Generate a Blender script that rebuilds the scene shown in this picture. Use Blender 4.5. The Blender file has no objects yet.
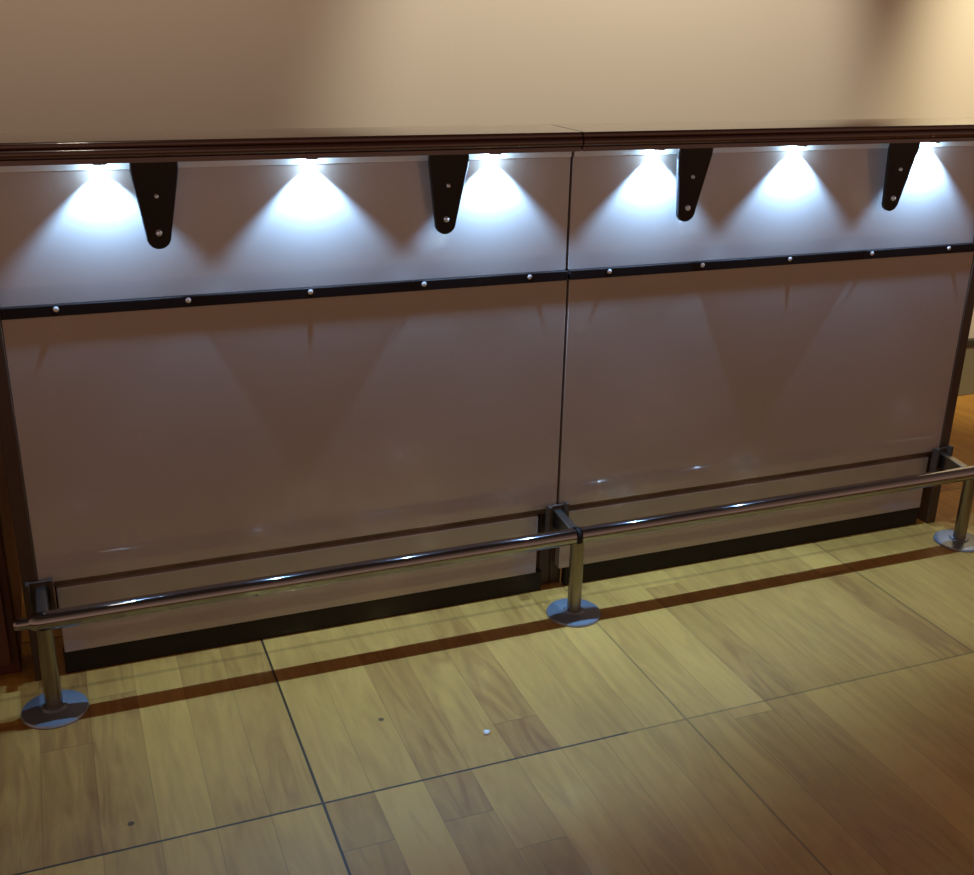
import bpy, bmesh, math, random
from mathutils import Vector, Matrix
random.seed(4)
sc = bpy.context.scene
col = sc.collection

# ------------------------------------------------------------------ materials
def mat(name, base, rough=0.5, metal=0.0, coat=0.0, coat_rough=0.05, spec=0.5, bump=None, mottle=None):
    m = bpy.data.materials.new(name); m.use_nodes = True
    nt = m.node_tree; b = nt.nodes['Principled BSDF']
    b.inputs['Base Color'].default_value = (*base, 1)
    b.inputs['Roughness'].default_value = rough
    b.inputs['Metallic'].default_value = metal
    b.inputs['Coat Weight'].default_value = coat
    b.inputs['Coat Roughness'].default_value = coat_rough
    b.inputs['Specular IOR Level'].default_value = spec
    tc = nt.nodes.new('ShaderNodeTexCoord')
    if mottle:
        scale, amt, stretch = mottle
        mp = nt.nodes.new('ShaderNodeMapping'); mp.inputs['Scale'].default_value = stretch
        n = nt.nodes.new('ShaderNodeTexNoise'); n.inputs['Scale'].default_value = scale; n.inputs['Detail'].default_value = 5
        r = nt.nodes.new('ShaderNodeMapRange'); r.inputs[3].default_value = 1 - amt; r.inputs[4].default_value = 1 + amt
        mx = nt.nodes.new('ShaderNodeMix'); mx.data_type = 'RGBA'; mx.blend_type = 'MULTIPLY'; mx.inputs[0].default_value = 1
        mx.inputs[6].default_value = (*base, 1)
        nt.links.new(tc.outputs['Object'], mp.inputs[0]); nt.links.new(mp.outputs[0], n.inputs[0])
        nt.links.new(n.outputs[0], r.inputs[0]); nt.links.new(r.outputs[0], mx.inputs[7])
        nt.links.new(mx.outputs[2], b.inputs['Base Color'])
    if bump:
        scale, st = bump
        n = nt.nodes.new('ShaderNodeTexNoise'); n.inputs['Scale'].default_value = scale
        bp = nt.nodes.new('ShaderNodeBump'); bp.inputs['Strength'].default_value = st; bp.inputs['Distance'].default_value = 0.002
        nt.links.new(tc.outputs['Object'], n.inputs[0]); nt.links.new(n.outputs[0], bp.inputs['Height'])
        nt.links.new(bp.outputs[0], b.inputs['Normal'])
    return m

M = {}
M['laminate'] = mat('glossy_taupe_laminate', (0.40, 0.345, 0.315), 0.42, coat=1.0, coat_rough=0.012, mottle=(1.6, 0.03, (1, 1, 1)))
M['mahogany'] = mat('dark_mahogany', (0.075, 0.028, 0.020), 0.25, coat=1.0, coat_rough=0.04, mottle=(9, 0.3, (0.25, 3, 3)))
M['red_wood'] = mat('red_brown_wood', (0.10, 0.028, 0.014), 0.55, mottle=(8, 0.3, (3, 3, 0.3)))
M['frame'] = mat('dark_brown_frame', (0.055, 0.032, 0.020), 0.4, mottle=(12, 0.2, (1, 1, 0.3)))
M['black'] = mat('black_paint', (0.012, 0.011, 0.013), 0.32)
M['shade_board'] = mat('black_brown_shade', (0.008, 0.005, 0.003), 0.8)  # shade of the gap under the kick panels, put into the colour
M['trim'] = mat('black_brown_trim', (0.014, 0.008, 0.007), 0.55, spec=0.12)
M['chrome'] = mat('chrome', (0.36, 0.36, 0.38), 0.045, metal=1.0)
M['steel'] = mat('brushed_steel', (0.28, 0.25, 0.21), 0.30, metal=1.0)
M['disc'] = mat('bluish_polished_disc', (0.27, 0.32, 0.38), 0.25, metal=0.5)
M['alu'] = mat('aluminium_channel', (0.80, 0.80, 0.77), 0.4)
M['screw'] = mat('bright_screw_steel', (0.8, 0.8, 0.8), 0.35, metal=0.6)
M['puck'] = mat('dark_lamp_housing', (0.06, 0.06, 0.065), 0.4)
M['wall'] = mat('beige_plaster', (0.62, 0.56, 0.47), 0.85, bump=(60, 0.15), mottle=(1.3, 0.03, (1, 1, 1)))
M['skirting'] = mat('grey_green_skirting', (0.20, 0.19, 0.13), 0.6)
M['skirt_cap'] = mat('dark_skirting_cap', (0.03, 0.025, 0.015), 0.6)
M['paper'] = mat('white_paper', (0.8, 0.8, 0.8), 0.8)
M['seal'] = mat('dark_groove', (0.15, 0.105, 0.07), 0.6, mottle=(14, 0.7, (1, 1, 1)))

led = bpy.data.materials.new('cool_white_led'); led.use_nodes = True
lb = led.node_tree.nodes['Principled BSDF']
lb.inputs['Base Color'].default_value = (0.8, 0.8, 0.8, 1)
lb.inputs['Emission Color'].default_value = (0.66, 0.86, 1.0, 1)
lb.inputs['Emission Strength'].default_value = 60.0
M['led'] = led

def floor_material():
    m = bpy.data.materials.new('oak_parquet'); m.use_nodes = True
    nt = m.node_tree; N = nt.nodes; L = nt.links; b = N['Principled BSDF']
    tc = N.new('ShaderNodeTexCoord'); sp = N.new('ShaderNodeSeparateXYZ'); L.new(tc.outputs['Object'], sp.inputs[0])
    def mth(op, a, c=None, d=None):
        n = N.new('ShaderNodeMath'); n.operation = op
        for i, v in enumerate((a, c, d)):
            if v is None: continue
            if isinstance(v, (int, float)): n.inputs[i].default_value = v
            else: L.new(v, n.inputs[i])
        return n.outputs[0]
    P = 0.748
    NB = 8
    u = mth('DIVIDE', mth('SUBTRACT', sp.outputs[0], 0.340), P)
    v = mth('DIVIDE', mth('SUBTRACT', sp.outputs[1], 1.598), P)
    ub = mth('MULTIPLY', u, NB)
    bi = mth('FLOOR', ub); ri = mth('FLOOR', v)
    fb = mth('FRACT', ub); fv = mth('FRACT', v); fu = mth('FRACT', u)
    cx = N.new('ShaderNodeCombineXYZ'); L.new(bi, cx.inputs[0]); L.new(ri, cx.inputs[1])
    wn = N.new('ShaderNodeTexWhiteNoise'); wn.noise_dimensions = '3D'; L.new(cx.outputs[0], wn.inputs['Vector'])
    split = mth('MULTIPLY_ADD', wn.outputs['Value'], 2.6, 0.15)
    half = mth('GREATER_THAN', fv, split)
    cx2 = N.new('ShaderNodeCombineXYZ'); L.new(bi, cx2.inputs[0]); L.new(ri, cx2.inputs[1]); L.new(half, cx2.inputs[2])
    wn2 = N.new('ShaderNodeTexWhiteNoise'); wn2.noise_dimensions = '3D'; L.new(cx2.outputs[0], wn2.inputs['Vector'])
    # grain: noise stretched along the board, shifted per board
    off = N.new('ShaderNodeVectorMath'); off.operation = 'MULTIPLY_ADD'
    L.new(wn2.outputs['Color'], off.inputs[0]); off.inputs[1].default_value = (7, 7, 7); L.new(tc.outputs['Object'], off.inputs[2])
    mp = N.new('ShaderNodeMapping'); mp.inputs['Scale'].default_value = (15, 2.0, 1); L.new(off.outputs[0], mp.inputs[0])
    g = N.new('ShaderNodeTexNoise'); g.inputs['Scale'].default_value = 1.6; g.inputs['Detail'].default_value = 7; g.inputs['Distortion'].default_value = 2.2
    L.new(mp.outputs[0], g.inputs[0])
    mp2 = N.new('ShaderNodeMapping'); mp2.inputs['Scale'].default_value = (11, 1.5, 1); L.new(off.outputs[0], mp2.inputs[0])
    wv = N.new('ShaderNodeTexWave'); wv.inputs['Scale'].default_value = 1.0; wv.inputs['Distortion'].default_value = 7; wv.inputs['Detail'].default_value = 3
    L.new(mp2.outputs[0], wv.inputs[0])
    # tone = board random + grain
    t = mth('ADD', mth('MULTIPLY', wn2.outputs['Value'], 0.72), mth('MULTIPLY_ADD', g.outputs[0], 1.0, -0.24))
    t = mth('ADD', t, mth('MULTIPLY', wv.outputs['Fac'], 0.04))
    cr = N.new('ShaderNodeValToRGB'); e = cr.color_ramp.elements
    e[0].position = 0.12; e[0].color = (0.28, 0.112, 0.024, 1)
    e[1].position = 0.95; e[1].color = (0.57, 0.30, 0.064, 1)
    k = e.new(0.5); k.color = (0.43, 0.213, 0.045, 1)
    L.new(t, cr.inputs[0])
    # fine board joints, panel joints
    def line(fr, halfw):
        d = mth('MINIMUM', fr, mth('SUBTRACT', 1.0, fr))
        return mth('LESS_THAN', d, halfw)
    lb_ = mth('MULTIPLY', line(fb, 0.011), 0.28)
    lp = mth('MULTIPLY', mth('MAXIMUM', line(fu, 0.0034), line(fv, 0.0032)), mth('SUBTRACT', 0.95, mth('MULTIPLY', mth('GREATER_THAN', sp.outputs[0], 0.955), 0.45)))
    ls = mth('MULTIPLY', mth('LESS_THAN', mth('ABSOLUTE', mth('SUBTRACT', fv, split)), 0.0018), 0.35)
    # faint dark line along the floor in front of the counter
    bar_line = mth('MULTIPLY', mth('LESS_THAN', mth('ABSOLUTE', mth('SUBTRACT', sp.outputs[1], 2.128)), 0.006), 0.25)
    # scuffs
    sn = N.new('ShaderNodeTexNoise'); sn.inputs['Scale'].default_value = 3.2; sn.inputs['Detail'].default_value = 6; L.new(tc.outputs['Object'], sn.inputs[0])
    ln = mth('MAXIMUM', mth('MAXIMUM', lb_, lp), mth('MAXIMUM', ls, bar_line))
    # dark knots / nail heads
    for (kx, ky, kr) in ((0.0155, 1.66, 0.006), (0.508, 1.805, 0.006)):
        dx = mth('SUBTRACT', sp.outputs[0], kx); dy = mth('SUBTRACT', sp.outputs[1], ky)
        dd = mth('SQRT', mth('ADD', mth('MULTIPLY', dx, dx), mth('MULTIPLY', dy, dy)))
        ln = mth('MAXIMUM', ln, mth('MULTIPLY', mth('LESS_THAN', dd, kr), 0.8))
    mx = N.new('ShaderNodeMix'); mx.data_type = 'RGBA'; L.new(ln, mx.inputs[0]); L.new(cr.outputs[0], mx.inputs[6]); mx.inputs[7].default_value = (0.03, 0.018, 0.007, 1)
    sr = N.new('ShaderNodeMapRange'); sr.inputs[3].default_value = 0.84; sr.inputs[4].default_value = 1.16; L.new(sn.outputs[0], sr.inputs[0])
    m2 = N.new('ShaderNodeMix'); m2.data_type = 'RGBA'; m2.blend_type = 'MULTIPLY'; m2.inputs[0].default_value = 1
    L.new(mx.outputs[2], m2.inputs[6]); L.new(sr.outputs[0], m2.inputs[7])
    L.new(m2.outputs[2], b.inputs['Base Color'])
    rr = N.new('ShaderNodeMapRange'); rr.inputs[3].default_value = 0.36; rr.inputs[4].default_value = 0.6; L.new(sn.outputs[0], rr.inputs[0])
    L.new(rr.outputs[0], b.inputs['Roughness']); b.inputs['Specular IOR Level'].default_value = 0.28
    bp = N.new('ShaderNodeBump'); bp.inputs['Strength'].default_value = 0.25; bp.inputs['Distance'].default_value = 0.002
    L.new(mth('MULTIPLY', g.outputs[0], 0.3), bp.inputs['Height']); L.new(bp.outputs[0], b.inputs['Normal'])
    return m
M['floor'] = floor_material()

M['laminate'].node_tree.nodes['Principled BSDF'].inputs['Coat IOR'].default_value = 1.7

# ------------------------------------------------------------------ helpers
def obj(name, bm, m, parent=None, smooth=True, bevel=0.0, seg=2):
    bmesh.ops.recalc_face_normals(bm, faces=bm.faces)
    me = bpy.data.meshes.new(name); bm.to_mesh(me); bm.free()
    o = bpy.data.objects.new(name, me); col.objects.link(o)
    me.materials.append(m)
    if smooth:
        for p in me.polygons: p.use_smooth = True
        me.set_sharp_from_angle(angle=math.radians(35))
    if bevel:
        md = o.modifiers.new('bevel', 'BEVEL'); md.width = bevel; md.segments = seg; md.limit_method = 'ANGLE'
    if parent:
        o.parent = parent
        o.matrix_parent_inverse = Matrix.Identity(4)
    return o
def box(bm, x0, x1, y0, y1, z0, z1):
    r = bmesh.ops.create_cube(bm, size=1)
    for v in r['verts']:
        v.co = Vector(((x0 + x1) / 2 + v.co.x * (x1 - x0), (y0 + y1) / 2 + v.co.y * (y1 - y0), (z0 + z1) / 2 + v.co.z * (z1 - z0)))
def bxo(name, m, parent, x0, x1, y0, y1, z0, z1, bevel=0.002):
    bm = bmesh.new(); box(bm, x0, x1, y0, y1, z0, z1); return obj(name, bm, m, parent, bevel=bevel)
def lathe(bm, prof, axis, org, n=40):
    """prof: list of (r, t) along axis; closed at ends where r==0."""
    a = Vector(axis).normalized(); h = Vector((0, 0, 1)) if abs(a.z) < .9 else Vector((1, 0, 0))
    p = a.cross(h).normalized(); q = a.cross(p); rings = []
    for r, t in prof:
        c = Vector(org) + a * t
        if r < 1e-6: rings.append([bm.verts.new(c)])
        else: rings.append([bm.verts.new(c + p * r * math.cos(2 * math.pi * i / n) + q * r * math.sin(2 * math.pi * i / n)) for i in range(n)])
    for A, B in zip(rings, rings[1:]):
        for i in range(n):
            j = (i + 1) % n
            if len(A) == 1 and len(B) == 1: continue
            if len(A) == 1: bm.faces.new((A[0], B[i], B[j]))
            elif len(B) == 1: bm.faces.new((A[i], A[j], B[0]))
            else: bm.faces.new((A[i], A[j], B[j], B[i]))
def sweep_x(bm, prof, x0, x1):
    A = [bm.verts.new((x0, y, z)) for y, z in prof]; B = [bm.verts.new((x1, y, z)) for y, z in prof]
    n = len(prof)
    for i in range(n): bm.faces.new((A[i], A[(i + 1) % n], B[(i + 1) % n], B[i]))
    bm.faces.new(A); bm.faces.new(list(reversed(B)))
def thing(name, label, cat, loc=(0, 0, 0), group=None):
    o = bpy.data.objects.new(name, None); col.objects.link(o); o.location = loc; o.empty_display_size = 0.1
    o['label'] = label; o['category'] = cat
    if group: o['group'] = group
    return o
def structure(o): o['kind'] = 'structure'; return o

# ------------------------------------------------------------------ setting
WALL_Y = 3.066
structure(bxo('floor', M['floor'], None, -3.0, 5.5, -1.5, WALL_Y + .1, -.06, 0, bevel=0))
structure(bxo('wall_back', M['wall'], None, -3.0, 5.5, WALL_Y, WALL_Y + .1, 0, 2.7, bevel=0))
bb = structure(bxo('baseboard_back', M['skirting'], None, -3.0, 5.5, WALL_Y - .018, WALL_Y, 0, .197, bevel=.003))
structure(bxo('trim_1', M['skirt_cap'], None, -3.0, 5.5, WALL_Y - .024, WALL_Y, .197, .222, bevel=.003))

# ------------------------------------------------------------------ bar counter sections
F = 2.19          # front face of the panels
TOPZ = 1.098; UND = 1.060
LED_Y = 2.164; LED_Z = 1.0505
lamps = []
def bar_section(xa, xb, screws, brackets, led_x, kick, post_side, label):
    cx = (xa + xb) / 2
    root = thing('bar_counter', label, 'bar counter', (cx, 2.24, 0), 'bar counter sections')
    O = Vector((cx, 2.24, 0))
    def part(name, bm, m, parent=root, **k):
        o = obj(name, bm, m, parent, **k)
        o.data.transform(Matrix.Translation(-O)); return o
    def pb(name, m, x0, x1, y0, y1, z0, z1, bevel=.002, parent=root):
        bm = bmesh.new(); box(bm, x0, x1, y0, y1, z0, z1); return part(name, bm, m, parent, bevel=bevel)
    gx0 = xa - .028 if post_side < 0 else xa
    gx1 = xb + .028 if post_side > 0 else xb
    # wooden top, two-step nosing
    tx0, tx1 = gx0 - (.02 if post_side < 0 else -.0018), gx1 + (.06 if post_side > 0 else -.0018)
    bm = bmesh.new()
    sweep_x(bm, [(2.31, UND), (2.31, TOPZ), (2.150, TOPZ), (2.1455, TOPZ - .001), (2.1425, TOPZ - .004), (2.1415, TOPZ - .008), (2.1425, TOPZ - .011), (2.148, TOPZ - .012), (2.148, UND)], tx0, tx1)
    top = part('countertop', bm, M['mahogany'])
    bm = bmesh.new()
    c = (2.1465, TOPZ - .021); pr = [(2.148, TOPZ - .0118)]
    for i in range(9):
        a = math.pi / 2 + math.pi * i / 8; pr.append((c[0] + .010 * math.cos(a), c[1] + .0088 * math.sin(a)))
    pr += [(2.144, TOPZ - .031), (2.143, UND - .0015), (2.148, UND - .0015)]
    sweep_x(bm, pr, tx0, tx1)
    part('edge_moulding', bm, M['mahogany'], top)
    # panels
    pb('upper_panel', M['laminate'], xa + .003, xb - .003, F, F + .018, .796, UND, .0015)
    pb('lower_panel', M['laminate'], xa + .003, xb - .003, F - .010, F + .018, .222, .778, .0015)
    kb = pb('kick_panel', M['laminate'], kick[0], kick[1], F - .0098, F + .018, .054, .207, .002)
    pb('groove_strip', M['seal'], xa + .003, xb - .003, F + .0005, F + .016, .206, .2235, .0008)
    pb('shade_board', M['shade_board'], xa + .032, xb - .032, F - .0045, F + .0175, 0, .0535)  # added board, coloured near black for the shade in the gap below the panels
    # dark strip with round-head screws
    tr = pb('trim_strip', M['trim'], xa + .003, xb - .003, F - .013, F + .004, .776, .797, .001)
    for sx in screws:
        bm = bmesh.new()
        lathe(bm, [(.0054, 0), (.0052, .0006), (.0040, .0014), (.002, .0019), (0, .002)], (0, -1, 0), (sx, F - .0129, .7895), 20)
        part('screw', bm, M['screw'], tr)
    # aluminium lamp channel under the top
    ch = pb('lamp_channel', M['alu'], xa + .004, xb - .004, F - .006, F + .002, 1.042, UND - .0005, .001)
    for lx in led_x:
        bm = bmesh.new()
        lathe(bm, [(0, 0), (.012, 0), (.013, .001), (.013, .004), (.011, .0055), (.0085, .0055), (.0085, .0042), (0, .0042)], (0, 0, -1), (lx, LED_Y, UND - .0005), 32)
        p = part('lamp', bm, M['puck'], ch)
        bm = bmesh.new()
        lathe(bm, [(0, 0), (.0080, 0), (.0075, .0016), (.004, .0034), (0, .004)], (0, 0, -1), (lx, LED_Y, UND - .0046), 24)
        part('lamp_lens', bm, M['led'], p)
        lamps.append(lx)
    # tongue-shaped support brackets
    for bx_ in brackets:
        bm = bmesh.new()
        zt = UND - .0008; H = .165
        outl = []
        # right side top to bottom, round tip, left side
        wt, wb = .043, .0225
        zs = zt - H + wb
        rows = [(wt, zt), (wt, zt - .016), (wt - .003, zt - .035)]
        for i in range(1, 7):
            t = i / 6; rows.append((wt - .003 + (wb - wt + .003) * t, zt - .035 + (zs - zt + .035) * t))
        right = rows[:]
        for i in range(1, 8):
            a = math.pi / 2 * i / 8; right.append((wb * math.cos(a), zs - wb * math.sin(a)))
        outl = right + [(0, zs - wb)] + [(-x, z) for x, z in reversed(right)]
        def yf(z):
            t = (zt - z) / H
            return F - .046 + .024 * min(1, t)
        th = .009
        fr = [bm.verts.new((bx_ + x * .95, yf(z), z)) for x, z in outl]
        fr2 = [bm.verts.new((bx_ + x, yf(z) + .002, z)) for x, z in outl]
        bk = [bm.verts.new((bx_ + x, yf(z) + th, z)) for x, z in outl]
        n = len(outl)
        for A, B in ((fr, fr2), (fr2, bk)):
            for i in range(n): bm.faces.new((A[i], A[(i + 1) % n], B[(i + 1) % n], B[i]))
        bm.faces.new(fr); bm.faces.new(list(reversed(bk)))
        br = part('support_bracket', bm, M['black'])
        for dz, r in ((.063, .0042), (.133, .0062)):
            bm = bmesh.new(); z = zt - dz; y = yf(z) + .0006
            lathe(bm, [(r, 0), (r, .003), (r * .8, .0058), (r * .4, .0075), (0, .008)], (0, -1, -.1), (bx_, y, z), 20)
            part('bolt', bm, M['screw'], br)
    # timber / steel framing behind the panels
    if post_side < 0:
        pb('end_post', M['frame'], xa - .028, xa + .0025, F - .013, 2.30, 0, UND)
        pb('inner_post', M['frame'], xb - .030, xb - .0004, F + .0185, 2.30, 0, UND)
    else:
        pb('end_post', M['frame'], xb - .0025, xb + .028, F - .013, 2.30, 0, UND)
        pb('inner_post', M['frame'], xa + .0004, xa + .030, F + .0185, 2.30, 0, UND)
    pb('back_rail', M['frame'], xa + .031, xb - .031, F + .0185, 2.24, 1.0, UND)
    pb('back_rail', M['frame'], xa + .031, xb - .031, F + .0185, 2.24, .12, .24)
    return root

S = .2425
bar_section(-.105, 1.060, [.480 + S * k for k in (-2, -1, 0, 1, 2)], (.192, .766), (.0985, .489, .872), (-.070, 1.010), -1,
            'left bar counter section with taupe panels, beside the red-brown cabinet')
bar_section(1.060, 2.222, [1.645 + S * k for k in (-2, -1, 0, 1, 2)], (1.340, 1.914), (1.257, 1.629, 2.016), (1.072, 2.188), 1,
            'right bar counter section with taupe panels, its end near the orange-lit open floor')

# ------------------------------------------------------------------ foot rail
RY, RZ, RR = 2.056, .205, .0190
fr = thing('foot_rail', 'long chrome foot rail on three posts along the bar front', 'foot rail', (1.055, RY, 0))
def fpart(name, bm, m, parent=fr, **k):
    o = obj(name, bm, m, parent, **k); o.data.transform(Matrix.Translation(-Vector((1.055, RY, 0)))); return o
bm = bmesh.new()
lathe(bm, [(0, 0), (.009, .0), (.012, .004), (.012, .028), (.0165, .034), (RR, .045), (RR, .0455), (RR, 1.1935), (RR, 1.194), (0, 1.194)], (1, 0, 0), (-.150, RY, RZ), 40)
fpart('rail_tube', bm, M['chrome'])
bm = bmesh.new()
lathe(bm, [(0, 0), (RR, 0), (RR, .0005), (RR, 1.2495), (RR, 1.25), (.016, 1.26), (0, 1.26)], (1, 0, 0), (1.060, RY, RZ), 40)
fpart('rail_tube', bm, M['chrome'])
bm = bmesh.new()
lathe(bm, [(RR + .0001, 0), (RR + .0022, .001), (RR + .0022, .009), (RR + .0001, .010)], (1, 0, 0), (1.047, RY, RZ), 40)
fpart('joint_collar', bm, M['trim'])
for px in (-.098, 1.055, 2.221):
    bm = bmesh.new()
    lathe(bm, [(0, .006), (.0165, .006), (.0165, RZ - RR + .006), (0, RZ - RR + .006)], (0, 0, 1), (px, RY, 0), 32)
    ps = fpart('post', bm, M['steel'])
    bm = bmesh.new()
    lathe(bm, [(0, 0), (.064, 0), (.065, .002), (.063, .006), (.050, .0085), (.026, .010), (.022, .014), (.0166, .0145)], (0, 0, 1), (px, RY, 0), 48)
    fpart('base_disc', bm, M['disc'], ps)
    # arm from the rail back to the panel, and its mounting plate
    bm = bmesh.new()
    w = .011
    pts = [(F - .019, .222), (RY + .012, .213), (RY + .012, .193), (F - .019, .176)]
    A = [bm.verts.new((px - w, y, z)) for y, z in pts]; B = [bm.verts.new((px + w, y, z)) for y, z in pts]
    for i in range(4): bm.faces.new((A[i], A[(i + 1) % 4], B[(i + 1) % 4], B[i]))
    bm.faces.new(A); bm.faces.new(list(reversed(B)))
    arm = fpart('arm', bm, M['steel'], bevel=.002)
    bm = bmesh.new()
    box(bm, px - .028, px + .024, F - .020, F - .0135, .135, .232)
    box(bm, px - .028, px - .021, F - .036, F - .018, .150, .236)
    box(bm, px + .017, px + .024, F - .036, F - .018, .150, .240)
    fpart('mounting_plate', bm, M['frame'], arm, bevel=.001)

# ------------------------------------------------------------------ cabinet at the left end
cb = thing('cabinet', 'dark red-brown wooden cabinet beyond the left end of the bar', 'cabinet', (-.46, 2.42, 0))
def cpart(name, m, x0, x1, y0, y1, z0, z1, parent=cb, bevel=.003):
    o = bxo(name, m, parent, x0, x1, y0, y1, z0, z1, bevel); o.data.transform(Matrix.Translation(-Vector((-.46, 2.42, 0)))); return o
cpart('body', M['red_wood'], -.76, -.160, 2.225, 2.62, 0, 1.02)
cpart('door', M['red_wood'], -.745, -.175, 2.205, 2.2255, .03, .985)
cpart('cabinet_top', M['red_wood'], -.77, -.156, 2.200, 2.63, 1.0195, 1.05)

# ------------------------------------------------------------------ scrap on the floor
bm = bmesh.new()
pts = [(-.010, -.006, 0), (.004, -.009, .0), (.012, .001, .003), (.003, .009, .002), (-.008, .006, .004)]
lo = [bm.verts.new(p) for p in pts]; hi = [bm.verts.new((x * .9, y * .9, z + .0035)) for x, y, z in pts]
for i in range(5): bm.faces.new((lo[i], lo[(i + 1) % 5], hi[(i + 1) % 5], hi[i]))
bm.faces.new(lo); bm.faces.new(hi)
s = obj('paper_scrap', bm, M['paper'], None, smooth=False)
s.scale = (.65, .65, 1); s.location = (.690, 1.690, 0); s['label'] = 'tiny white scrap lying on the parquet floor'; s['category'] = 'scrap'

# ------------------------------------------------------------------ lights
def spot(name, loc, tgt, power, color, size_deg, blend, radius):
    l = bpy.data.lights.new(name, 'SPOT'); l.energy = power; l.color = color; l.spot_size = math.radians(size_deg); l.spot_blend = blend; l.shadow_soft_size = radius
    o = bpy.data.objects.new(name, l); col.objects.link(o); o.location = loc
    o.rotation_euler = (Vector(tgt) - Vector(loc)).to_track_quat('-Z', 'Y').to_euler(); return o
for lx in lamps:
    tilt = math.tan(math.radians(3 if lx < 1 else 6 + (lx - 1.25) * 12))
    spot('led_beam', (lx, LED_Y, LED_Z - .001), (lx, LED_Y + tilt, LED_Z - 1), (14.0 if lx < .2 else 18.5 if lx < .6 else 20.0), (.31, .59, 1.0), 99, .46, .004)
    p = bpy.data.lights.new('led_spill', 'POINT'); p.energy = .30; p.color = (.42, .70, 1.0); p.shadow_soft_size = .003
    o = bpy.data.objects.new('led_spill', p); col.objects.link(o); o.location = (lx, LED_Y, LED_Z - .001)
# warm ceiling downlights washing the wall behind the bar
spot('ceiling_downlight', (1.66, 2.0, 2.6), (1.66, WALL_Y, 1.35), 128, (1.0, .92, .74), 62, .55, .05)
spot('ceiling_downlight', (3.35, 2.0, 2.6), (3.45, WALL_Y, 1.35), 260, (1.0, .88, .60), 60, .7, .05)
spot('ceiling_downlight', (.1, 2.0, 2.6), (.1, WALL_Y, 1.35), 34, (1.0, .86, .70), 84, .9, .05)
w = bpy.data.worlds.new('room_glow'); sc.world = w; w.use_nodes = True
# dim warm glow of the rest of the room: lamps and lit walls around, dark ceiling overhead
wt = w.node_tree; bg = wt.nodes['Background']; bg.inputs[0].default_value = (1.0, .58, .41, 1)
tcw = wt.nodes.new('ShaderNodeTexCoord'); sx = wt.nodes.new('ShaderNodeSeparateXYZ'); mr = wt.nodes.new('ShaderNodeMapRange')
mr.inputs[1].default_value = .10; mr.inputs[2].default_value = .85; mr.inputs[3].default_value = .39; mr.inputs[4].default_value = .03
wt.links.new(tcw.outputs['Generated'], sx.inputs[0]); wt.links.new(sx.outputs[2], mr.inputs[0]); wt.links.new(mr.outputs[0], bg.inputs[1])
sc.cycles.blur_glossy = 0.0; sc.cycles.sample_clamp_indirect = 0.0

# ------------------------------------------------------------------ camera
Rm = ((0.93086779, -0.11325611, 0.3473589), (-0.36480374, -0.34038597, 0.86663465), (0.02008443, -0.93344011, -0.35817059))
cam = bpy.data.cameras.new('camera'); co = bpy.data.objects.new('camera', cam); col.objects.link(co)
cam.sensor_fit = 'HORIZONTAL'; cam.sensor_width = 36; cam.lens = 1105.66 / 974 * 36; cam.clip_start = .02
co.matrix_world = Matrix(((Rm[0][0], -Rm[0][1], -Rm[0][2], 0), (Rm[1][0], -Rm[1][1], -Rm[1][2], 0), (Rm[2][0], -Rm[2][1], -Rm[2][2], 1.325), (0, 0, 0, 1)))
sc.camera = co
vs = sc.view_settings; vs.view_transform = 'Standard'; vs.look = 'None'; vs.exposure = 0; vs.gamma = 1; vs.use_curve_mapping = False
